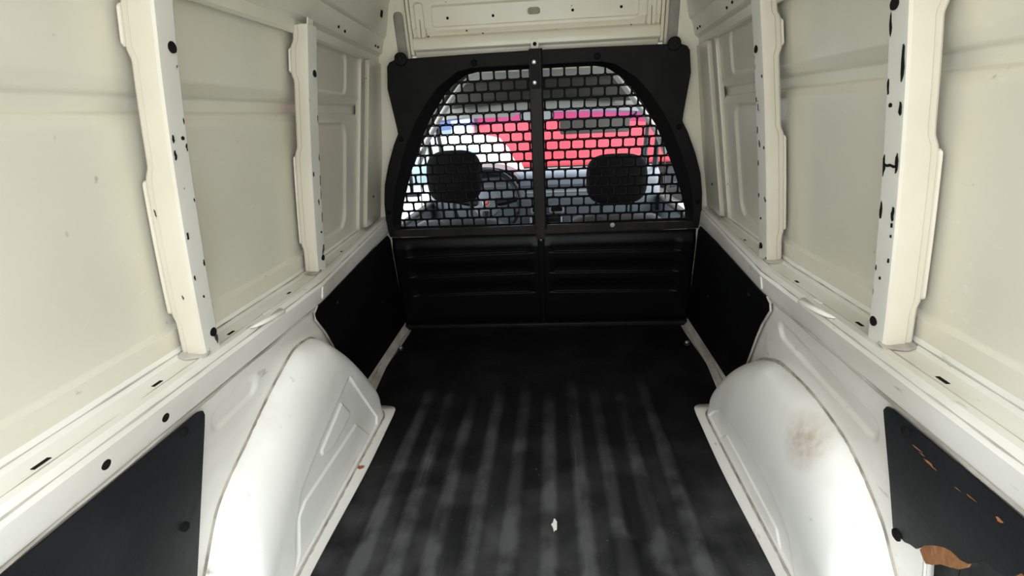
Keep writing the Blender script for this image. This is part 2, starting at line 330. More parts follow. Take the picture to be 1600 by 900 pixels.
def build_side(s):
    side = 'left' if s < 0 else 'right'
    v, f = grid_vf(lambda y, z: (s * (Wx(y, z) + recess(y, z)), y, z), lin(YR, 2.29, 430), lin(0.535, 1.245, 240))
    wall = structure(mesh('wall_' + side, v, f, 'skin', ang=50, solid=0))
    so = wall.modifiers.new('thick', 'SOLIDIFY'); so.thickness = 0.003; so.offset = 0
    # outer body shell, closing the space behind the liners
    v, f = grid_vf(lambda y, z: (s * (Wx(y, max(z, .5)) + 0.035), y, z), lin(YR, 2.29, 10), lin(-0.06, 1.40, 10))
    mesh('outer_skin', v, f, 'cavity', wall, solid=0.003)
    # lower wall, with the opening behind the rear liner
    def oval(y, z):
        # stadium-shaped pressing, slightly tilted
        a, b = ((0.83, .420), (0.945, .424)) if s < 0 else ((0.835, .397), (1.195, .422))
        r = 0.021; ax, az = b[0] - a[0], b[1] - a[1]
        t = max(0, min(1, ((y - a[0]) * ax + (z - a[1]) * az) / (ax * ax + az * az)))
        d = sqrt((y - a[0] - t * ax) ** 2 + (z - a[1] - t * az) ** 2)
        return 0.006 * sm(r + .003, r - .004, d)
    v, f = grid_vf(lambda y, z: (s * (Lx(y, z) + 0.006 + oval(y, z)), y, z), lin(YR, 2.285, 300), lin(0.0, 0.487, 90), skip=lambda y, z: y < 0.684 and 0.06 < z < 0.445)
    mesh('lower_panel', v, f, 'ledge', wall, ang=50, solid=0.002)
    # opening flange
    m_ = MB()
    for (y0, z0, y1, z1) in ((.690, .06, .690, .448), (YR, .448, .690, .448)):
        vv = []
        for t in lin(0, 1, 8):
            y = y0 + (y1 - y0) * t; z = z0 + (z1 - z0) * t
            vv += [(s * (Lx(y, z) + .006), y, z), (s * (Lx(y, z) + .022), y, z)]
        m_.add(vv, [(2*i, 2*i+1, 2*i+3, 2*i+2) for i in range(7)])
    m_.build('opening_flange', 'ledge', wall, solid=0.002)
    # sill ledge
    def prof(y):
        w_, l_ = Wx(y, .55), Lx(y, .545); k = w_ - l_
        return [(w_ + .002, .572), (w_ - .004, .560), (w_ - .07 * k, .551), (w_ - .12 * k, .5495), (w_ - .17 * k, .5465), (w_ - .30 * k, .5455), (w_ - .62 * k, .5455), (w_ - .66 * k, .5485), (w_ - .84 * k, .5485), (w_ - .90 * k, .545), (l_ + .003, .541), (l_ - .001, .533),
                (Lx(y, .49) - .002, .494), (Lx(y, .487) + .001, .487), (Lx(y, .483) + .007, .4845), (Lx(y, .48) + .010, .478)]
    ysl = lin(YR, 2.235, 120); P = [prof(y) for y in ysl]; n = len(P[0])
    v = [(s * x, y + (0 if i else 0), z) for y, pr in zip(ysl, P) for i, (x, z) in enumerate(pr)]
    f = [(i * n + j, i * n + j + 1, (i + 1) * n + j + 1, (i + 1) * n + j) for i in range(len(ysl) - 1) for j in range(n - 1)]
    sill = mesh('sill_ledge', v, f, 'ledge', wall, ang=25, solid=0)
    sill['label'] = 'scuffed white ledge under the ' + side + ' side panels'
    m_ = MB()
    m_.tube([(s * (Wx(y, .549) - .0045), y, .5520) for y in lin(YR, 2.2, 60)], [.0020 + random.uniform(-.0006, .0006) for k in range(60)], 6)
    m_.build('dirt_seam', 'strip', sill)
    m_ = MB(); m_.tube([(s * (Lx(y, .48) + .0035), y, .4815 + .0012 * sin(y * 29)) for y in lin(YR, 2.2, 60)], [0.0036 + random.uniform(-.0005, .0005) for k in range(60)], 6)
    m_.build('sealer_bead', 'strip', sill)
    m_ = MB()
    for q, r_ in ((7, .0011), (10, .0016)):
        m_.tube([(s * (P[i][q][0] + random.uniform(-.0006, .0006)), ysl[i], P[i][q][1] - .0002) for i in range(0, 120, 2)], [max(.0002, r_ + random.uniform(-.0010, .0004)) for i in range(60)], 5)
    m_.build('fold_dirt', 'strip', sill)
    # slots and round holes in the sill
    for y, L_ in ((.525, .024), (.735, .020), (.948, .020), (1.20, .014), (1.62, .012)) if s < 0 else ((.725, .022), (.941, .020), (1.20, .014), (1.62, .012)):
        k = Wx(y, .55) - Lx(y, .545); x = Wx(y, .55) - .48 * k
        MB().box((s * x, y, .5458), (.006, L_, .0012)).build('slot', 'hole', sill)
    for y in ((.688, .570) if s < 0 else ()):
        x = Lx(y, .512); nrm = Vector((-s, 0, -.12)).normalized()
        MB().lathe([(.0085, -.002), (.0085, .0012), (.006, .0016)], (s * (x - .0008), y, .512), nrm, 18).build('hole_plug', 'hole', sill)
    for y, z in ((1.165, .531), (1.285, .517)):
        MB().box((s * (Lx(y, z) - .0002), y, z), (.0012, .004, .010)).build('small_slot', 'hole', sill)
    MB().prism(rrect(1.292, 1.306, .495, .530, .0065), lambda a, b, t: (s * (Lx(a, b) - t), a, b), -.003, .0045).build('pressing', 'ledge', sill, bevel=.003)
    # roof rail
    def rprof(y):
        x = Wx(y, 1.155)
        return [(x + .004, 1.158), (x - .004, 1.149), (x - .010, 1.149), (x - .016, 1.154), (x - .020, 1.176), (x - .026, 1.182), (x - .034, 1.186), (x - .050, 1.235), (x - .056, 1.240), (x - .060, 1.246), (x - .085, 1.345), (x - .11, 1.385)]
    ysl = lin(YR, 2.16, 80); P = [rprof(y) for y in ysl]; n = len(P[0])
    v = [(s * x, y, z - .012 * sm(2.0, 2.15, y) * (z < 1.16)) for y, pr in zip(ysl, P) for x, z in pr]
    f = [(i * n + j, i * n + j + 1, (i + 1) * n + j + 1, (i + 1) * n + j) for i in range(len(ysl) - 1) for j in range(n - 1)]
    rail = mesh('roof_rail', v, f, 'skin', wall, ang=25, solid=0)
    for y in (1.72, 2.02):
        x = Wx(y, 1.155) - .073; z = 1.302
        MB().box((s * x, y, z), (.004, .032, .024), Matrix.Rotation(s * -.24, 3, 'Y')).build('rail_slot', 'hole', rail, bevel=.002)
    for y, z in ((1.86, 1.285), (1.60, 1.20), (1.66, 1.197), (2.02, 1.20), (2.06, 1.2)):
        x = Wx(y, 1.155) - .036 - .3 * (z - 1.186)
        MB().lathe([(.004, -.001), (.004, .0015)], (s * x, y, z), (-s, 0, -.25), 10).build('rail_hole', 'hole', rail)
    # pillars: hat sections standing on the sill
    for base_y, dep, wid, yt in ((.842, .060, .034, .797), (1.372, .050, .042, 1.322)):
        def Y0(z): return yt + (base_y - yt) * max(0, (1.06 - z) / .515) ** 1.7
        def cut(z):
            g = sm(.868, .892, z) * sm(1.062, 1.040, z) + sm(1.118, 1.135, z) + sm(.632, .612, z) * .7
            return min(1, g)
        zs = lin(.5445, 1.165, 110); ring_ = []
        for z in zs:
            y0 = Y0(z); c_ = cut(z)
            wx = Wx(y0, z) - .001; o_ = wx - .003 - .0065 * c_
            ix = Wx(y0, z) - dep
            pts = [(o_, y0 + .004), (o_ - .004, y0 + .001), (o_ - .013, y0), (o_ - .016, y0 - .0035), (ix + .014, y0 - .005), (ix + .005, y0 - .0045), (ix + .0012, y0 - .0015),
                   (ix + .0002, y0 + .003), (ix - .0015, y0 + wid), (ix + .002, y0 + wid + .006), (wx, y0 + wid + .012)]
            ring_.append(pts)
        n = len(ring_[0])
        v = [(s * x, y, z) for z, p in zip(zs, ring_) for x, y in p]
        fr = []; fi = []
        for i in range(len(zs) - 1):
            for j in range(n - 1):
                q = (i * n + j, i * n + j + 1, (i + 1) * n + j + 1, (i + 1) * n + j); (fi if 6 <= j <= 8 else fr).append(q)
        pil = mesh('pillar', v, fr + fi, 'pillar', wall, ang=30)
        pil.data.materials.append(M['chip'])
        # inner face keeps its own scuffed, chipped finish
        for p in pil.data.polygons:
            js = [k % n for k in p.vertices]
            if min(js) >= 6 and max(js) <= 9: p.material_index = 1
        pil['label'] = ('cream upright with a chipped inner edge, ' + ('nearest' if base_y < 1 else 'farther') + ' on the ' + side + ' wall')
        # spot-weld flange against the skin, interrupted at the pressed groove
        for z0, z1 in ((.632, .868), (1.062, 1.118)):
            v, f = grid_vf(lambda z, t: (s * (Wx(Y0(z), z) - .002 - .0045 * t), Y0(z) + .004 - .0065 * (1 - t) * sm(z0 - .001, z0 + .005, z) * sm(z1 + .001, z1 - .005, z), z), lin(z0, z1, 60), lin(0, 1, 3))
            mesh('weld_flange', v, f, 'pillar', pil, solid=.0015)
        for z in (1.06, .585, .93 if base_y < 1 else .66):
            y0 = Y0(z); r_ = .0085 if z != .93 else .003
            if z == .66: r_ = .003
            MB().lathe([(r_, -.001), (r_, .0015)], (s * (Wx(y0, z) - dep - .0012), y0 + .012 + (wid - .012) * .55, z), (-s, 0, 0), 16).build('pillar_hole', 'hole', pil)
        CH = {(-1, 0): [(0, .93, .012), (0, .905, .016), (0, .775, .014), (1, .955, .010), (1, .915, .014), (1, .83, .008), (0, .70, .01), (1, .72, .012), (.5, .66, .006)],
              (-1, 1): [(1, .955, .02), (1, .86, .02), (1, .80, .03), (1, .765, .03), (.6, .745, .018), (1, .70, .03), (0, .82, .012)],
              (1, 0): [(0, .985, .052), (0, .925, .020), (0, .850, .030), (1, 1.035, .03), (1, .955, .025), (1, .845, .036), (1, .775, .032), (0, .775, .024), (0, .757, .008), (0, .74, .005), (1, .68, .01), (.6, .665, .006), (0, .70, .008)],
              (1, 1): [(1, .95, .012), (1, .88, .02), (0, 1.0, .008), (1, .80, .016), (1, .72, .014), (0, .84, .008)]}[(s, int(base_y > 1))]
        rg = random.Random(int(base_y * 10) + s)
        def chip_poly(pts):
            MB().prism(pts, lambda y, z, t: (s * (Wx(Y0(z), z) - dep - .0005 - t), Y0(z) + y, z), 0, .0012).build('paint_chip', 'hole', pil)
        for e_, z, ln in CH:
            yc = .0025 + e_ * (wid - .005); n_ = 11
            chip_poly([(yc + ((.0030 if s > 0 else .0022) + rg.uniform(-.0014, .0012)) * cos(2 * pi * k / n_) * (1 if ln > .01 else .7), z + ln * .5 * sin(2 * pi * k / n_) * rg.uniform(.8, 1.1)) for k in range(n_)])
        if s > 0 and base_y < 1:
            chip_poly([(.002, .8475), (.010, .8465), (.018, .8480), (.025, .8465), (wid - .003, .848), (wid - .003, .8435), (.024, .8425), (.016, .8440), (.009, .8425), (.002, .8435)])
        y0 = Y0(.545)
        MB().box((s * (Wx(y0, .545) - dep + .010), y0 + .001, .548), (.014, .010, .005)).build('foot_notch', 'hole', pil)
        if s > 0: MB().lathe([(.009, 0), (.009, .002)], (s * (Wx(y0, .545) - .018), y0 - .003, .5475), (0, -.6, 1), 14).build('foot_notch', 'hole', pil)
        v, f = grid_vf(lambda x, t: (s * x, y0 - .022 * t + .004 + .003 * sin(x * 160), .5525 - .006 * t), lin(Wx(y0, .55) - dep - .004, Wx(y0, .55) - .006, 14), lin(0, 1, 4))
        mesh('foot_sealer', v, f, 'strip', pil, solid=.002)
        if base_y > 1 or s < 0:
            zt = 1.165
            MB().box((s * (Wx(yt, zt) - dep + .004), yt + .018, zt + .0), (.004, .030, .03), Matrix.Rotation(s * -.2, 3, 'Y')).build('top_tab', 'skin', pil, bevel=.0015)
    # front post strip that closes the last bay
    for k, (ya, yb, dd) in enumerate(((1.90, 1.96, .012), (1.96, 2.19, .026))):
        v = []; zz = lin(.555, 1.15, 24)
        for z in zz: v += [(s * (Wx(ya, z) + .004), ya, z), (s * (Wx(ya, z) - dd), ya + .006, z), (s * (Wx(yb, z) - dd), yb, z)]
        f = [(3*i+j, 3*i+j+1, 3*i+j+4, 3*i+j+3) for i in range(len(zz) - 1) for j in (0, 1)]
        mesh('front_post', v, f, 'pillar', wall, solid=.002)
    z = .66; MB().lathe([(.005, -.001), (.005, .0015)], (s * (Wx(2.06, z) - .0265), 2.06, z), (-s, 0, 0), 10).build('post_hole', 'hole', wall)

    for k, (y, z, ry, rz) in enumerate(((.787, .963, .012, .0022), (.690, .640, .004, .003), (.675, .636, .004, .003), (1.318, .967, .007, .0015), (.70, .966, .003, .002)) if s > 0 else ((.70, .745, .004, .005), (.60, .70, .003, .003), (.762, .724, .0015, .009))):
        MB().prism([(y + ry * cos(a) * (1 + .35 * sin(3 * a + k)), z + rz * sin(a)) for a in lin(0, 2 * pi, 10)[:-1]], lambda a, b, t: (s * (Wx(a, b) + recess(a, b) - t), a, b), -.001, .0006).build('scratch', 'hole', wall)
    # wheel arch
    zw = pw(ARCH[s]['zw']); ze = pw(ARCH[s]['ze'])
    def arch_pt(y, t):
        zt, zi = zw(y), min(ze(y), zw(y)); xw = Lx(y, zt) + .012; xi = inner_x(y)
        if t <= .62:            # rounded top, from the wall seam over to the edge of the flat face
            a = t / .62 * pi / 2; p = .82
            x = xw + (xi - xw) * sin(a) ** p; z = zi + (zt - zi) * cos(a) ** .92
        else:
            k = (t - .62) / .38; x = xi - .006 * k; z = zi * (1 - k)
            d = .0055 * sm(-.0005, .0035, -sd_poly(y, z, FACE[s][0]))
            for pl_, h_ in FACE[s][1:]: d += h_ * sm(-.001, .0025, -sd_poly(y, z, pl_))
            x += d
        return (s * x, y, z)
    yy = sorted(set([.7001 + .0004 * k * k for k in range(8)] + lin(.73, 1.50, 260) + [1.549 - .0006 * k * k for k in range(9)]))
    v, f = grid_vf(arch_pt, yy, lin(0, .62, 30) + lin(.625, 1.0, 90))
    arch = mesh('wheel_arch', v, f, 'arch' if s < 0 else 'arch_right', wall, ang=60, solid=0)
    arch['label'] = 'rounded white wheel arch on the ' + side + (' with a stepped inner face' if s < 0 else ' with a brown rub stain on top')
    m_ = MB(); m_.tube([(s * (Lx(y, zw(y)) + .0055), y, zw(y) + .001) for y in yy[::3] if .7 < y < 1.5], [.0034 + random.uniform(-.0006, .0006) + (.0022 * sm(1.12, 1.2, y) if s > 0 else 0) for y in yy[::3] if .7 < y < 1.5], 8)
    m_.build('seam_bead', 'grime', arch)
    # foot flange lapped over the mat
    pth = [(.482, .18)] + [(.4915 + .003 * sin(y * 9), y) for y in lin(.3, 1.50, 24)] + [(.496 + .03 * (1 - cos(a)), 1.530 + .03 * sin(a)) for a in lin(0.2, pi / 2, 6)] + [(.545, 1.562), (.60, 1.562)]
    inn = [(.58, .18)] + [(.58, y) for y in lin(.3, 1.50, 24)] + [(.58, 1.53)] * 6 + [(.59, 1.53), (.60, 1.53)]
    v = []; 
    for (a, b), (c_, d) in zip(pth, inn): v += [(s * a, b, .0075), (s * c_, d, .0095)]
    f = [(2*i, 2*i+1, 2*i+3, 2*i+2) for i in range(len(pth) - 1)]
    mesh('floor_flange', v, f, 'ledge', arch, solid=.003)
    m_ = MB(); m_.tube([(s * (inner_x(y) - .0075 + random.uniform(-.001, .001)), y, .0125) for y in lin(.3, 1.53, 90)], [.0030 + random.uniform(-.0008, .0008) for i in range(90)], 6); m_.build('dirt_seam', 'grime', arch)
    return wall, sill, arch, arch_pt
SIDES = {s: build_side(s) for s in (-1, 1)}

# ------------------------------------------------------------------ roof, header and hoop
roof = structure(MB().box((0, 1.2, 1.40), (1.5, 2.1, 0.03)).build('ceiling', 'header'))
m_ = MB()
for y in (.55, 1.15, 1.75):
    m_.box((0, y, 1.38), (1.0, .05, .02))
m_.build('roof_bow', 'skin', roof, bevel=.006)
def HP(x, z, t): return (x, 2.31 - .15 * z + t, z)   # leaning header plane; t grows away from the camera
head = structure(empty('trim_1', (0, 2.12, 1.18)))
head['label'] = 'cream pressed header panel above the black bulkhead'
def hpar(o): o.parent = head; o.matrix_parent_inverse = Matrix.Translation((0, -2.12, -1.18)); return o
pr = [(.0, 1.40), (.0, 1.262), (.003, 1.252), (.010, 1.243), (.008, 1.236), (-.010, 1.226), (-.014, 1.218), (-.015, 1.190), (-.008, 1.185), (.012, 1.184), (.014, 1.10)]
def hd(x, z):
    d = .006 * sm(.003, -.004, sd_rr(x, z, -.375, .375, 1.262, 1.332, .012))
    d += .010 * sm(.002, -.002, sd_rr(x, z, -.021, .021, 1.288, 1.306, .0089))
    for sx in (-1, 1): d += .012 * sm(.002, -.003, sd_rr(x, z, *sorted((sx * .405, sx * .438)), 1.228, 1.345, .012))
    return d
v, f = grid_vf(lambda x, z: HP(x, z, hd(x, z)), lin(-.452, .452, 300), [1.40, 1.37] + lin(1.352, 1.262, 60)[0:] )
hpar(mesh('header_panel', v, f, 'header', ang=40))
v, f = grid_vf(lambda x, k: HP(x, pr[k][1], pr[k][0] + hd(x, pr[k][1]) * (pr[k][1] > 1.23)), lin(-.452, .452, 120), list(range(1, len(pr))))
hpar(mesh('header_ridge', v, f, 'header', ang=30))
v, f = ring((0, 1.297), rrect(-.0205, .0205, 1.288, 1.306, .0089), rrect(-.0225, .0225, 1.286, 1.308, .0105), HP, .004, -.001, .006, .004); hpar(mesh('lamp_slot_rim', v, f, 'paint'))
hpar(MB().prism(rrect(-.0205, .0205, 1.288, 1.306, .0089), HP, .0085, .0095).build('lamp_slot', 'slot_grey'))
for sx in (-1, 1):
    hpar(MB().prism(rrect(*sorted((sx * .407, sx * .436)), 1.230, 1.343, .011), HP, .0105, .0112).build('side_slot', 'header'))
    hpar(MB().box(HP(sx * .422, 1.287, .0105), (.0016, .0016, .112)).build('slot_seam', 'hole'))
for x, z in ((-.317, 1.291), (-.149, 1.290), (.14, 1.292), (.313, 1.293)):
    hpar(MB().lathe([(.005, -.001), (.005, .0012)], HP(x, z, .0058), (0, -1, -.15), 14).build('header_hole', 'hole'))
for x, z in ((-.395, 1.234), (-.19, 1.234), (.08, 1.231), (.35, 1.233), (-.25, 1.246)):
    hpar(MB().lathe([(.003, -.001), (.003, .003)], HP(x, z, .004), (0, -1, -.15), 10).build('header_hole', 'hole'))
hpar(MB().prism(rrect(-.014, .014, 1.165, 1.206, .0135), HP, -.0175, -.015).build('centre_tab', 'header', bevel=.001))
hpar(MB().lathe([(.007, 0), (.007, .0015)], HP(-.0, 1.187, -.0175), (0, -1, -.15), 16).build('header_hole', 'hole'))
for s in (-1, 1):
    post = structure(empty('trim_2' if s < 0 else 'trim_3', (s * .6, 2.18, .46)))
    post['label'] = 'cream body pillar behind the %s edge of the bulkhead' % ('left' if s < 0 else 'right')
    def ppar(o, po_=post): o.parent = po_; o.matrix_parent_inverse = Matrix.Translation(-Vector(po_.location)); return o
    cap = [(s * x, z) for x, z in rrect(.481, .519, 1.140, 1.322, .0185, 8)]
    out = [(s * x, z) for x, z in ((.470, 1.12), (.640, 1.12), (.655, 1.20), (.635, 1.36), (.60, 1.392), (.470, 1.392))]
    v, f = ring((s * .5, 1.23), cap, out, HP, .004, .0, .010, .010); ppar(mesh('hoop_head', v, f, 'header', bevel=.0015))
    ppar(MB().prism(rrect(*sorted((s * .470, s * .53)), 1.13, 1.335, .01), HP, .022, .024).build('slot_back', 'slot_grey'))
    low = [(s * x, z) for x, z in ((.53, 1.121), (.642, 1.121), (.662, .98), (.690, .80), (.715, .60), (.735, .44), (.72, .30), (.63, .30), (.60, .62), (.55, .85))]
    ppar(MB().prism(low, HP, 0.0, .01).build('hoop_post', 'header', bevel=.002))
    # rolled edge towards the side wall
    tb = [(s * .640, 1.13), (s * .655, 1.0), (s * .676, .85), (s * .698, .70), (s * .712, .58)]
    ppar(MB().tube([HP(x - s * .012, z, -.002) for x, z in tb], .007, 8).build('rolled_edge', 'header'))
    # strip between header and hoop
    ppar(MB().prism([(s * x, z) for x, z in ((.454, 1.175), (.466, 1.175), (.466, 1.39), (.454, 1.39))], HP, -.006, .012).build('hoop_joint', 'header', bevel=.002))
    # crease where the liner meets the bulkhead
    ppar(MB().tube([(s * .662, 2.205, .44), (s * .66, 2.225, .33), (s * .655, 2.243, .2), (s * .652, 2.258, .05)], [.004, .0045, .004, .003], 8).build('gap_edge', 'strip'))
    ppar(MB().box((s * .690, 2.19, .525), (.05, .04, .03)).build('sill_end', 'ledge', bevel=.004))

hpar(MB().box((0, 2.225, 1.30), (1.46, .03, .24)).build('header_light_block', 'slot_grey'))  # unseen panel added to stop light leaking in behind the header
# ------------------------------------------------------------------ bulkhead
BK = empty('bulkhead', (0, 2.27, 0))
thing(BK, 'black bulkhead with two arched wire-mesh windows at the front of the load bay', 'partition')
def bpar(o): o.parent = BK; o.matrix_parent_inverse = Matrix.Translation((0, -2.27, 0)); return o
def BP(x, z, t): return (x, 2.276 - .15 * z + t, z)
CX = -.014
for s in (-1, 1):
    S = lambda pts: [(s * x + 0, z) for x, z in pts]
    out = [(.0, 1.164), (.20, 1.163), (.45, 1.160), (.525, 1.157), (.545, 1.150), (.556, 1.136), (.567, 1.06), (.553, .915), (.552, .892), (.575, .852), (.612, .770), (.640, .690), (.655, .61), (.661, .53), (.655, .462), (.0, .452)]
    rimo = [(.012, 1.1135), (.20, 1.114), (.245, 1.1125), (.292, 1.102), (.372, 1.052), (.425, .995), (.474, .930), (.515, .860), (.553, .780), (.590, .690), (.618, .600), (.630, .53), (.631, .488), (.012, .488)]
    inn = [(.026, 1.103), (.22, 1.102), (.262, 1.094), (.310, 1.066), (.360, 1.020), (.410, .955), (.455, .885), (.492, .810), (.533, .722), (.572, .622), (.597, .545), (.603, .506), (.026, .502)]
    q = ((s * .30, .78))
    v, f = ring(q, S(rimo), S(out), BP, -.010, -.010, .004, .004); pt = bpar(mesh('frame_plate', v, f, 'bulk', bevel=.004))
    v, f = ring(q, S(inn), S(rimo), BP, .010, -.0085, .016, .004); bpar(mesh('window_rim', v, f, 'mesh', bevel=.001))
    # pressed mesh: each opening a rounded rectangle
    m_ = MB(); z0, z1 = .496, 1.108; nr = 16; ph = (z1 - z0) / nr; pc = .0505
    insd = [(x * 1.0, z) for x, z in inn]
    def inside(x, z, g=.03):
        if z < .49 or z > 1.112 or x < .012: return False
        c_ = (.3, .78); a = math.atan2(z - c_[1], x - c_[0]); p = ray_poly(c_, a, insd)
        return sqrt((x - c_[0]) ** 2 + (z - c_[1]) ** 2) < sqrt((p[0] - c_[0]) ** 2 + (p[1] - c_[1]) ** 2) + g
    for r in range(nr):
        zc = z0 + (r + .5) * ph
        for c_ in range(14):
            xc = .006 + (c_ + (.5 if r % 2 else 0.0)) * pc + .0
            if not any(inside(xc + dx, zc + dz, .004) for dx in (-.4 * pc, 0, .4 * pc) for dz in (-.4 * ph, 0, .4 * ph)): continue
            hx, hz = pc / 2, ph / 2; oi = rrect(xc - hx + .0038, xc + hx - .0038, zc - hz + .0042, zc + hz - .0042, .0055, 2)
            oo = []
            for (x, z) in oi:
                # matching outer point on the cell border
                ux, uz = (x - xc) / (hx - .0038), (z - zc) / (hz - .0042); k = max(abs(ux), abs(uz)); oo.append((xc + ux / k * hx, zc + uz / k * hz))
            n = len(oi)
            vv = [BP(s * x, z, .011) for x, z in oi] + [BP(s * x, z, .011) for x, z in oo] + [BP(s * x, z, .016) for x, z in oi] + [BP(s * x, z, .016) for x, z in oo]
            ff = []
            for i in range(n):
                j = (i + 1) % n; ff += [(i, j, n + j, n + i), (2*n+i, 3*n+i, 3*n+j, 2*n+j), (i, 2*n+i, 2*n+j, j)]
            m_.add(vv, ff)
    bpar(m_.build('mesh_panel', 'mesh'))
    # bottom rail of the window and the moulded lower panel with its three ribs
    bpar(MB().prism(S([(.018, .498), (.625, .495), (.635, .463), (.018, .458)]), BP, -.017, .0).build('window_sill', 'bar', bevel=.003))
    def low(x, z):
        t = -.004 - .014 * sm(.45, .40, z) * sm(.0, .07, z)
        for k, zz in enumerate((.362, .266, .172)):
            zl = zz + .010 * (1 - (x / .6) ** 2); d = z - zl
            on = sm(.04, .05, x) * sm(.585, .57, x)
            t += .008 * on * (sm(.0, .006, d) * sm(.075, .02, d))
        return t
    v, f = grid_vf(lambda x, z: BP(s * x, z, low(x, z)), lin(.004, .648, 50), lin(.002, .458, 280))
    bpar(mesh('lower_panel', v, f, 'bulklow', ang=60, solid=.003))
    for x, z, r_ in ((.226, 1.132, .012), (.541, .872, .010), (.638, .575, .011)):
        b = bpar(MB().lathe([(r_, 0), (r_, .003), (r_ * .75, .005), (r_ * .70, .002)], BP(s * x, z, -.010), (0, -1, -.15), 20).build('round_cap', 'mesh'))
    bpar(MB().prism(S(rrect(.475, .523, 1.135, 1.182, .022, 6)), BP, -.016, -.004).build('fixing_lug', 'bulk', bevel=.004))
    bpar(MB().lathe([(.008, 0), (.008, .006), (.005, .008)], BP(s * .499, 1.160, -.016), (0, -1, -.15), 6).build('lug_bolt', 'bar'))
    bpar(MB().lathe([(.010, 0), (.009, .003), (.0055, .003), (.005, .006)], BP(s * .30, .489, -.017), (0, -1, -.15), 16).build('sill_bolt', 'zinc' if s > 0 else 'bar'))
bpar(MB().prism([(-.022, 1.168), (.022, 1.168), (.022, .452), (-.022, .452)], BP, -.017, .006).build('centre_bar', 'bar', bevel=.002))
bpar(MB().prism([(.0215, 1.168), (.027, 1.168), (.027, .48), (.0215, .48)], BP, -.022, .004).build('bar_lip', 'mesh', bevel=.001))
bpar(MB().prism(rrect(-.018, .017, 1.032, 1.168, .003), BP, -.020, -.015).build('bar_plate', 'bulk', bevel=.001))
bpar(MB().prism([(-.019, .49), (.019, .49), (.016, .435), (-.016, .435)], BP, -.024, -.010).build('bar_foot', 'bar', bevel=.002))
for z in (1.123, 1.053): bpar(MB().lathe([(.008, 0), (.0075, .003), (.004, .0045)], BP(-.004, z, -.020), (0, -1, -.15), 16).build('bar_bolt', 'zinc'))
for z in (.805, .56, .452): bpar(MB().lathe([(.006, 0), (.0055, .003), (.002, .003)], BP(-.004, z, -.017 - .007 * (z < .5)), (0, -1, -.15), 12).build('bar_rivet', 'bar'))
bpar(MB().prism([(-.014, .43), (.016, .43), (.012, .005), (-.012, .005)], BP, -.020, .0).build('lower_stile', 'bulklow', bevel=.004))
bpar(MB().prism([(-.65, .030), (.65, .030), (.65, .004), (-.65, .004)], BP, -.030, .004).build('foot_rail', 'bulk', bevel=.006))

# ------------------------------------------------------------------ liners
def clip(parent, s, y, z, r_=.0085):
    MB().lathe([(r_, 0), (r_ * .95, .003), (r_ * .5, .0055), (r_ * .3, .0058)], (s * (Lx(y, z) - .0035), y, z), (-s, 0, -.15), 16).build('liner_clip', 'hole', parent)
def sheet(name, s, pts, m, parent=None, off=0.0, th=.0035, step=.03):
    """grid-tessellated sheet so that it follows the curved wall"""
    bm = bmesh.new(); vs = [bm.verts.new((y, z, 0)) for y, z in pts]; fa = bm.faces.new(vs)
    ylo, yhi = min(p[0] for p in pts), max(p[0] for p in pts)
    y = ylo + step
    while y < yhi - .002:
        bmesh.ops.bisect_plane(bm, geom=bm.verts[:] + bm.edges[:] + bm.faces[:], plane_co=(y, 0, 0), plane_no=(1, 0, 0)); y += step
    zl, zh = min(p[1] for p in pts), max(p[1] for p in pts); z = zl + step * 2
    while z < zh - .002:
        bmesh.ops.bisect_plane(bm, geom=bm.verts[:] + bm.edges[:] + bm.faces[:], plane_co=(0, z, 0), plane_no=(0, 1, 0)); z += step * 2
    bmesh.ops.triangulate(bm, faces=bm.faces[:])
    r_ = bmesh.ops.extrude_face_region(bm, geom=bm.faces[:]); top = {g for g in r_['geom'] if isinstance(g, bmesh.types.BMVert)}
    for v in bm.verts:
        y, z = v.co.x, v.co.y; t = th if v in top else -.0005
        v.co = (s * (Lx(y, z) - t - off), y, z)
    bmesh.ops.recalc_face_normals(bm, faces=bm.faces)
    me = bpy.data.meshes.new(name); bm.to_mesh(me); bm.free(); me.materials.append(M[m])
    return link(bpy.data.objects.new(name, me), parent)
front = [(1.262, .486), (1.246, .474), (1.249, .456), (1.37, .330), (1.50, .162), (1.60, .04), (2.255, .042), (2.243, .15), (2.215, .38), (2.205, .452), (2.17, .476), (1.86, .484)]
for s in (-1, 1):
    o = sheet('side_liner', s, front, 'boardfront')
    thing(o, 'black liner board between the %s wheel arch and the bulkhead' % ('left' if s < 0 else 'right'), 'liner panel')
    m_ = MB(); m_.tube([(s * (Lx(y, z) - .002), y, z) for y, z in ((1.262, .488), (1.244, .476), (1.247, .456), (1.31, .394), (1.37, .329), (1.44, .240), (1.50, .163))], .003, 8); m_.build('edge_trim', 'strip', o)
    clip(o, s, 1.42, .44, .006); clip(o, s, 1.95, .25, .006)
rearL = [(.764, .474), (.775, .470), (.779, .460), (.776, .44), (.716, .16), (.700, .10), (.20, .10), (.20, .478), (.42, .478)]
o = sheet('side_liner', -1, rearL, 'board'); thing(o, 'intact black liner board behind the left wheel arch', 'liner panel')
clip(o, -1, .722, .462); clip(o, -1, .700, .285); clip(o, -1, .418, .455)
jag = [(.752, .249), (.736, .251), (.722, .253), (.709, .261), (.695, .266), (.688, .276), (.679, .288), (.661, .306), (.648, .317), (.636, .326), (.624, .332), (.606, .334), (.593, .341), (.580, .358), (.570, .371), (.562, .373), (.550, .374), (.536, .379), (.525, .392), (.517, .406), (.49, .41), (.44, .40), (.20, .41)]
rearR = [(.764, .474), (.777, .471), (.785, .460), (.782, .44), (.765, .34)] + jag + [(.20, .478), (.42, .478)]
o = sheet('side_liner', 1, rearR, 'board'); thing(o, 'black liner board with a torn brown lower edge behind the right wheel arch', 'liner panel')
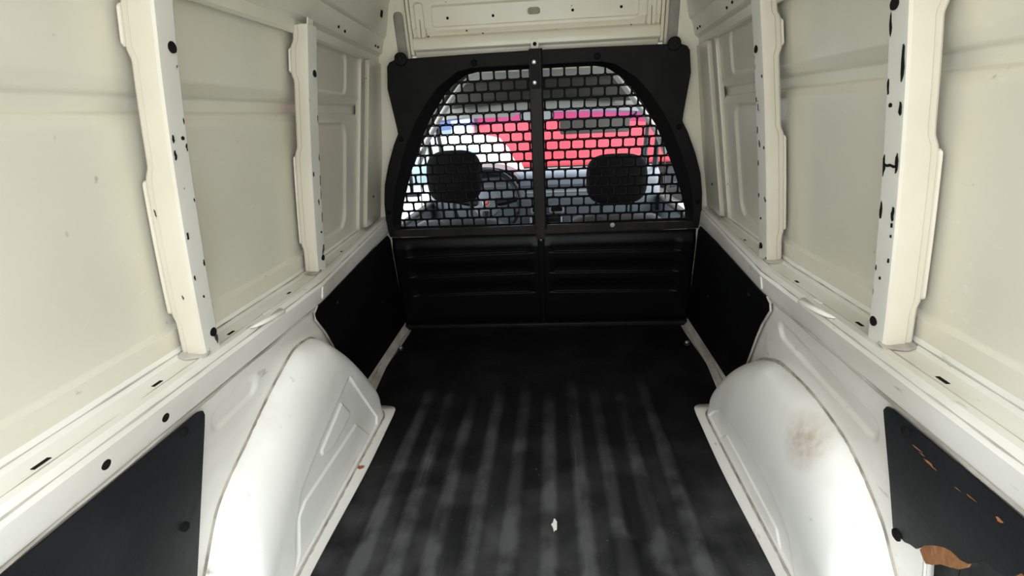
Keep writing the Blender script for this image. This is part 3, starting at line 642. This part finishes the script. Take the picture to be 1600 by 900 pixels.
clip(o, 1, .727, .458); clip(o, 1, .741, .250, .0105)
torn = [(.689, .270), (.680, .289), (.662, .308), (.648, .319), (.636, .328), (.624, .334), (.606, .336), (.593, .343), (.597, .331), (.604, .322), (.612, .312), (.627, .300), (.646, .286), (.662, .268), (.675, .257), (.681, .261)]
b = sheet('torn_core', 1, torn, 'torn', o, off=-.0015, th=.003); b['label'] = 'exposed brown hardboard core'
b = sheet('torn_core', 1, [(.530, .388), (.520, .404), (.500, .412), (.47, .412), (.47, .385), (.51, .378)], 'torn', o, off=-.0015, th=.003); b['label'] = 'exposed brown hardboard core'
for k, (y, z, ry, rz) in enumerate(((.700, .446, .010, .0009), (.690, .4435, .006, .0008), (.676, .440, .009, .0022), (.666, .4385, .006, .0010), (.62, .440, .005, .0006), (.597, .4455, .008, .0009), (.552, .450, .005, .0028), (.49, .452, .010, .0010))):
    pts = [(y + ry * cos(a) * (1 + .3 * sin(3 * a + k)), z + rz * sin(a) * (1 + .4 * cos(5 * a)) - .10 * ry * cos(a)) for a in lin(0, 2 * pi, 13)[:-1]]
    sheet('scuff', 1, pts, 'torn', o, off=.003, th=.0008)
# pieces of structure seen through the break
wr = SIDES[1][0]
MB().box((.690, .60, .22), (.02, .20, .20)).build('cavity_pressing', 'cavity', wr, bevel=.006)
MB().tube([(.672, .66, .235), (.668, .645, .250), (.668, .63, .236), (.672, .645, .222)], .005, 8, True).build('cavity_bracket', 'slot_grey', wr)

# ------------------------------------------------------------------ small things in the load bay
for s in (-1, 1):   # lashing eyes on the sill
    y0 = 1.03
    h = empty('lashing_eye', (s * Lx(y0, .53), y0, .535))
    thing(h, 'white painted lashing eye on the %s sill' % ('left' if s < 0 else 'right'), 'hook', 'lashing eyes')
    x = Lx(y0, .53)
    P_ = [(.014, -.062, .008), (.004, -.055, .013), (-.008, -.035, .017), (-.013, -.005, .016), (-.012, .025, .012), (-.008, .042, .008), (.004, .052, .006), (.016, .050, .009), (.022, .036, .012), (.022, .016, .012)]
    MB().tube([(s * a, b, c_) for a, b, c_ in P_], [.0045, .005, .0055, .0055, .0055, .005, .005, .0045, .0045, .004], 10).build('eye_bar', 'paint', h)
    v, f = grid_vf(lambda a, r_: (s * (.006 + r_ * .022 * cos(a)), -.005 + r_ * .062 * sin(a), .0125 - .002 * (1 - r_)), lin(0, 2 * pi, 25), lin(.3, 1, 5))
    mesh('eye_recess', v, f, 'strip', h)
    MB().box((s * -.003, .047, .006), (.008, .012, .004)).build('eye_gap', 'hole', h)
def rnd_blob(name, c, rx, ry, h, m, seed, n=14):
    rg = random.Random(seed); R_ = [1 + rg.uniform(-.3, .3) for _ in range(n)]
    pts = [(rx * R_[k] * cos(2 * pi * k / n), ry * R_[k] * sin(2 * pi * k / n)) for k in range(n)]
    return MB().prism(pts, lambda a, b, t: (c[0] + a, c[1] + b, c[2] + t + .1 * abs(a)), 0, h).build(name, m)
thing(rnd_blob('paper_scrap', (.038, 1.012, .0128), .0065, .0175, .002, 'white', 3), 'small white scrap lying on the middle of the floor mat', 'scrap')
thing(rnd_blob('dead_leaf', (-.508, 1.225, .0112), .009, .008, .0015, 'leaf', 8), 'tiny rust-red leaf on the flange of the left wheel arch', 'leaf')
for s, x, y in ((-1, .612, 2.03), (1, .597, 2.045)):
    e = empty('floor_ring', (s * x, y, .005)); thing(e, 'small metal lashing stud at the front %s corner of the mat' % ('left' if s < 0 else 'right'), 'stud', 'floor studs')
    MB().lathe([(.015, 0), (.014, .004), (.008, .006)], (0, 0, 0), (0, 0, 1), 16).build('stud_base', 'bar', e)
    MB().lathe([(.008, 0), (.009, .008), (.005, .011)], (0, 0, .005), (0, -.3, 1), 10).build('stud_head', 'zinc', e)
# brown rub stain: a thin dirt film on the right arch
ap = SIDES[1][3]

# ------------------------------------------------------------------ cab seen through the mesh
cabf = structure(MB().box((0, 3.1, -.05), (1.5, 1.6, .06)).build('floor_cab', 'underbody'))
cr = structure(empty('ceiling_cab', (0, 2.8, 1.2)))
def cpar(o, p): o.parent = p; o.matrix_parent_inverse = Matrix.Translation(-Vector(p.location)); return o
v, f = grid_vf(lambda x, y: (x, y, 1.235 - .30 * max(0, abs(x) - .42) ** 1.2 - .25 * max(0, y - 2.85)), lin(-.66, .66, 30), lin(2.19, 3.12, 16)); cpar(mesh('headliner', v, f, 'trim', solid=.02), cr)
def shelf(x, k): 
    pr_ = [(2.84, 1.118), (2.78, 1.116), (2.77, 1.10), (2.78, 1.03), (2.83, 1.006), (3.10, 1.01)]; return (x, pr_[k][0] + .10 * (x / .5) ** 2, pr_[k][1] - .02 * (x / .5) ** 2)
v, f = grid_vf(shelf, lin(-.47, .47, 24), list(range(6))); cpar(mesh('overhead_shelf', v, f, 'darktrim', solid=.01), cr)
v, f = grid_vf(lambda x, k: (x, (3.02, 3.05, 3.18)[k] - .10 * (x / .6) ** 2 * (k > 0), (1.004, .958, .950)[k] - .03 * (x / .6) ** 2), lin(-.56, .56, 24), [0, 1, 2]); cpar(mesh('windscreen_header', v, f, 'trim', solid=.015), cr)
for s in (-1, 1):
    arc_ = [(.34, 1.140), (.395, 1.100), (.455, 1.030), (.52, .945), (.59, .845), (.64, .74)]
    cpar(MB().tube([(s * x, 2.52, z) for x, z in arc_], [.018] * 6, 10).build('side_trim', 'trim'), cr)
    cpar(MB().tube([(s * (x - .045), 2.60, z - .005) for x, z in arc_], [.013] * 6, 10).build('side_trim', 'trim'), cr)
    cpar(MB().tube([(s * (x - .02), 2.56, z - .01) for x, z in arc_], [.010] * 6, 8).build('door_seal', 'darktrim'), cr)
v, f = grid_vf(lambda x, k: (x, (3.10, 3.12, 3.06)[k] - .10 * (x / .6) ** 2, (1.20, 1.08, 1.0)[k] - .04 * (x / .6) ** 2), lin(-.60, .60, 24), [0, 1, 2]); cpar(mesh('headliner_front', v, f, 'trim', solid=.015), cr)
# windscreen, pillars
win = structure(empty('window_1', (0, 3.4, .6)))
v, f = grid_vf(lambda x, t: (x, 3.15 + .70 * t - .25 * (x / .65) ** 2, .955 - .37 * t - .03 * (x / .6) ** 2), lin(-.66, .66, 24), lin(0, 1, 8)); cpar(mesh('windscreen_glass', v, f, 'glass'), win)
v, f = grid_vf(lambda x, t: (x, 3.15 + .70 * t - .25 * (x / .65) ** 2 - .004, .955 - .37 * t - .03 * (x / .6) ** 2), lin(-.58, .58, 24), lin(0, .14, 4)); cpar(mesh('sun_band', v, f, 'band'), win)
for s in (-1, 1):
    for k, (x0, y0, x1, y1) in enumerate(((.625, 2.93, .70, 3.42), (.585, 3.02, .655, 3.55))):
        cpar(MB().tube([(s * x0, y0, .95), (s * (x0 + x1) / 2 , (y0 + y1) / 2, .79), (s * x1, y1, .56)], [.011, .014, .02], 8).build('windscreen_pillar', 'dashdark'), win)
    dr = structure(empty('door_%d' % (1 if s < 0 else 2), (s * .72, 2.9, 0)))
    cpar(MB().box((s * .735, 2.80, .20), (.05, 1.15, .46)).build('door_panel', 'dash', bevel=.015), dr)
    cpar(MB().box((s * .715, 2.80, .435), (.04, 1.15, .025)).build('door_sill', 'darktrim', bevel=.01), dr)
    cpar(MB().box((s * .715, 2.44, .72), (.035, .05, .42), Matrix.Rotation(-s * .13, 3, 'Y')).build('window_post', 'trim', bevel=.01), dr)
    v, f = grid_vf(lambda y, z: (s * (.735 - .16 * (z - .5)), y, z), lin(2.46, 3.3, 4), lin(.445, .98, 4)); cpar(mesh('window_pane', v, f, 'glass'), dr)
    mr = empty('door_mirror', (s * .86, 3.18, .52)); thing(mr, 'dark door mirror outside the %s cab window' % ('left' if s < 0 else 'right'), 'mirror', 'door mirrors')
    MB().box((0, 0, .07), (.15, .06, .16)).build('mirror_shell', 'dashdark', mr, bevel=.025, seg=3)
    MB().box((0, -.031, .07), (.125, .004, .135)).build('mirror_glass', 'silver', mr, bevel=.001)
    MB().box((-s * .07, .01, -.01), (.09, .03, .03)).build('mirror_arm', 'dashdark', mr, bevel=.008)
    sv = empty('seat_belt', (s * .60, 2.62, .5)); thing(sv, 'dark seat belt webbing hanging beside the %s seat' % ('left' if s < 0 else 'right'), 'seat belt', 'seat belts')
    v, f = grid_vf(lambda t, k: (s * (.0 + .03 * t - .03 + .045 * k * .3), -.06 + .05 * t + .04 * k, .32 - .30 * t), lin(0, 1, 8), [0, 1]); mesh('webbing', v, f, 'mesh', sv, solid=.002)
# dashboard
da = empty('dashboard', (0, 3.3, 0)); thing(da, 'grey dashboard with silver trim seen beyond the mesh', 'dashboard')
dp = [(3.85, .565), (3.45, .600), (3.27, .612), (3.20, .604), (3.165, .580), (3.15, .545), (3.165, .52), (3.15, .505), (3.15, .45), (3.17, .42), (3.17, .36), (3.24, .25), (3.30, .05)]
v, f = grid_vf(lambda x, k: (x, dp[k][0] - 3.3 + .16 * (abs(x) / .7) ** 4, dp[k][1] - .015 * (abs(x) / .7) ** 2), lin(-.71, .71, 40), list(range(len(dp)))); mesh('dash_body', v, f, 'dash', da, ang=50, solid=.01)
MB().box((.20, -.155, .500), (.62, .016, .016)).build('trim_strip', 'silver', da, bevel=.006)
v, f = grid_vf(lambda a, y: (-.345 + .20 * cos(a), y, .565 + .085 * sin(a)), lin(0, pi, 18), [-.24, -.20, .05]); mesh('instrument_hood', v, f, 'dashdark', da, solid=.015)
MB().prism([( -.345 + .18 * cos(a), .565 + .07 * sin(a)) for a in lin(0, pi, 14)], lambda x, z, t: (x, -.12 + t, z), 0, .01).build('instrument_face', 'dashdark', da)
for x in (-.03, .08):
    MB().prism(rrect(x - .045, x + .045, .375, .42, .01), lambda a, b, t: (a, -.16 + t, b), 0, .03).build('vent_frame', 'silver', da, bevel=.003)
    MB().prism(rrect(x - .034, x + .034, .385, .41, .006), lambda a, b, t: (a, -.163 + t, b), 0, .02).build('vent_louvre', 'hole', da)
MB().box((.02, -.155, .29), (.20, .03, .13)).build('console', 'dashdark', da, bevel=.01)
for x in (-.075, .105): MB().box((x, -.172, .29), (.014, .01, .13)).build('console_trim', 'silver', da, bevel=.003)
# steering wheel
sw = empty('steering_wheel', (-.314, 2.93, .482)); sw.rotation_euler = (radians(-24), 0, 0)
thing(sw, 'dark three-spoke steering wheel with a round red badge', 'steering wheel')
MB().tube([(.185 * cos(a), 0, .185 * sin(a)) for a in lin(0, 2 * pi, 41)[:-1]], .0145, 10, True).build('rim', 'dashdark', sw)
MB().lathe([(.078, .0), (.076, .022), (.05, .034), (.01, .036)], (0, .03, 0), (0, -1, 0), 28).build('hub_pad', 'dash', sw)
for a in (0.1, pi - .1, -pi / 2):
    MB().tube([(.05 * cos(a), .015, .05 * sin(a)), (.12 * cos(a), .012, .12 * sin(a)), (.18 * cos(a), 0, .18 * sin(a))], [.028, .02, .014], 8).build('spoke', 'dashdark', sw)
bd = MB().lathe([(.021, 0), (.021, .003), (.0175, .0045)], (0, -.006, 0), (0, -1, 0), 28).build('badge_ring', 'silver', sw); bd['label'] = 'pale ring around a red badge'
MB().lathe([(.0172, 0), (.0172, .0052)], (0, -.006, 0), (0, -1, 0), 28).build('badge_disc', 'emred', bd)
tx = bpy.data.curves.new('badge_letters', 'FONT'); tx.body = 'FIAT'; tx.size = .013; tx.extrude = .0004; tx.align_x = 'CENTER'; tx.align_y = 'CENTER'
to = bpy.data.objects.new('badge_text', tx); COL.objects.link(to)
bpy.context.view_layer.update()
tm = bpy.data.meshes.new_from_object(to.evaluated_get(bpy.context.evaluated_depsgraph_get())); bpy.data.objects.remove(to)
tm.transform(Matrix.Translation((0, -.0116, 0)) @ Matrix.Rotation(pi / 2, 4, 'X') @ Matrix.Diagonal((.82, 1.75, 1, 1)))
tm.materials.append(M['white']); link(bpy.data.objects.new('badge_letters', tm), bd)
# seats
def superell(c, r, e, m, name, parent, n=28, mm=18):
    def sp(a, p): return math.copysign(abs(a) ** p, a)
    v, f = grid_vf(lambda a, b: (c[0] + r[0] * sp(cos(b), e) * sp(cos(a), e), c[1] + r[1] * sp(cos(b), e) * sp(sin(a), e), c[2] + r[2] * sp(sin(b), e)), lin(0, 2 * pi, n + 1)[:-1], lin(-pi / 2 + .001, pi / 2 - .001, mm), close_u=True)
    return mesh(name, v, f, m, parent, ang=80)
for s, x, zc, hw, hh in ((-1, -.405, .678, .130, .122), (1, .352, .640, .140, .115)):
    st = empty('cab_seat', (x, 2.50, .0)); thing(st, 'black cab seat on the %s with its headrest against the mesh' % ('left' if s < 0 else 'right'), 'seat', 'cab seats')
    b = superell((0, 0.0, zc), (hw, .055, hh), .62, 'fabric', 'headrest', st)
    for dx in (-.07, .07): MB().tube([(dx, .0, zc - hh + .03), (dx, .005, .45)], .007, 8).build('headrest_post', 'bar', b)
    bk = superell((0, -.005, .22), (.25, .075, .262), .42, 'fabric2' , 'backrest', st)
    superell((0, .26, .0), (.25, .26, .09), .45, 'fabric', 'cushion', st)
# visors and mirror
for s, x0, x1, z0, z1 in ((1, .105, .485, .828, .910), (-1, -.50, -.14, .935, .965)):
    vz = empty('sun_visor', ((x0 + x1) / 2, 3.02, z1)); thing(vz, ('lowered grey sun visor on the right of the windscreen' if s > 0 else 'folded grey sun visor on the left of the windscreen'), 'sun visor')
    w_ = (x1 - x0) / 2; h_ = z1 - z0
    MB().prism(rrect(-w_, w_, -h_, 0, .014 if h_ > .04 else .010), lambda a, b, t: (a, t - .25 * b, b), 0, .016).build('visor_pad', 'visor', vz, bevel=.004) if s > 0 else MB().prism(rrect(-w_, w_, -h_, 0, .010), lambda a, b, t: (a, t - .25 * b, b), 0, .016).build('visor_pad', 'trim', vz, bevel=.004)
    MB().tube([(s * w_, .008, -.008), (s * (w_ + .03), .02, .01), (s * (w_ + .04), .03, .04)], .006, 8).build('visor_arm', 'darktrim', vz)
im = empty('interior_mirror', (-.02, 3.04, .935)); thing(im, 'small interior mirror at the top centre of the windscreen', 'mirror')
MB().prism(rrect(-.095, .095, -.028, .028, .02), lambda a, b, t: (a, t, b), 0, .02).build('mirror_shell', 'dashdark', im, bevel=.004)
MB().prism(rrect(-.088, .088, -.023, .023, .017), lambda a, b, t: (a, t - .002, b), 0, .002).build('mirror_glass', 'silver', im)
MB().tube([(0, .015, .02), (0, .05, .045)], .008, 8).build('mirror_stem', 'dashdark', im)

# ------------------------------------------------------------------ outside
GZ = -.62
structure(mesh('ground', [(-40, -30, GZ), (40, -30, GZ), (40, 50, GZ), (-40, 50, GZ)], [(0, 1, 2, 3)], 'ground'))
bn = structure(empty('trim_4', (0, 3.9, .3))); bn['label'] = 'white bonnet of the van beyond the windscreen'
v, f = grid_vf(lambda x, t: (x, .02 + .62 * t, .235 - .16 * t - .30 * max(0, t - .7) - .05 * (x / .7) ** 2), lin(-.68, .68, 16), lin(0, 1, 10)); mesh('bonnet_skin', v, f, 'carwhite', bn, solid=.01)
tr = empty('red_truck', (.92, 10.4, GZ)); thing(tr, 'red box-bodied truck parked across the view outside the windscreen', 'truck')
MB().box((.15, 0, 1.60), (4.5, 2.0, 1.82)).build('box_body', 'red', tr, bevel=.05)
MB().box((0, 0, .57), (5.4, 1.2, .22)).build('chassis', 'underbody', tr, bevel=.02)
MB().box((-2.85, 0, 1.25), (1.35, 1.9, 1.35)).build('cab_body', 'carwhite', tr, bevel=.14, seg=4)
MB().box((-2.95, -.955, 1.55), (.75, .02, .5)).build('cab_window', 'carglass', tr, bevel=.01)
for x in (-2.6, 1.5):
    for y in (-.85, .85): MB().lathe([(.30, -.1), (.38, -.08), (.38, .08), (.30, .1), (.12, .07)], (x, y, .38), (0, 1, 0), 24).build('wheel', 'tyre', tr)
wc = empty('white_car', (-1.15, 6.75, GZ)); thing(wc, 'white hatchback parked in front of the red truck', 'car')
def carsec(t, k):
    prof_ = [(-.78, .25), (-.82, .55), (-.80, .80), (-.76, .90), (-.66, 1.18), (-.56, 1.30), (-.30, 1.36), (.30, 1.36), (.56, 1.30), (.66, 1.18), (.76, .90), (.80, .80), (.82, .55), (.78, .25)]
    x, z = prof_[k]; e = sm(0, .12, t) * sm(1, .85, t); top = .9 + (z - .9) * (sm(.02, .22, t) * sm(.80, .55, t)) if z > .9 else z
    return (x * (.86 + .14 * e), -1.8 + 3.7 * t, top if z > .9 else .25 + (z - .25) * (.75 + .25 * e))
v, f = grid_vf(carsec, lin(0, 1, 30), list(range(14))); f += [tuple(range(14)), tuple(29 * 14 + k for k in range(14))]; mesh('car_body', v, f, 'carwhite', wc, ang=30)
v = [(-.56, -1.60, .95), (.56, -1.60, .95), (.46, -1.24, 1.24), (-.46, -1.24, 1.24)]; mesh('rear_window', [(a, b - .02, c_ + .02) for a, b, c_ in v], [(0, 1, 2, 3)], 'carglass', wc, solid=.01)
for x in (-.74, .74):
    for y in (-1.15, 1.25): MB().lathe([(.22, -.08), (.30, -.07), (.30, .07), (.22, .08), (.1, .05)], (x, y, .30), (1, 0, 0), 20).build('wheel', 'tyre', wc)
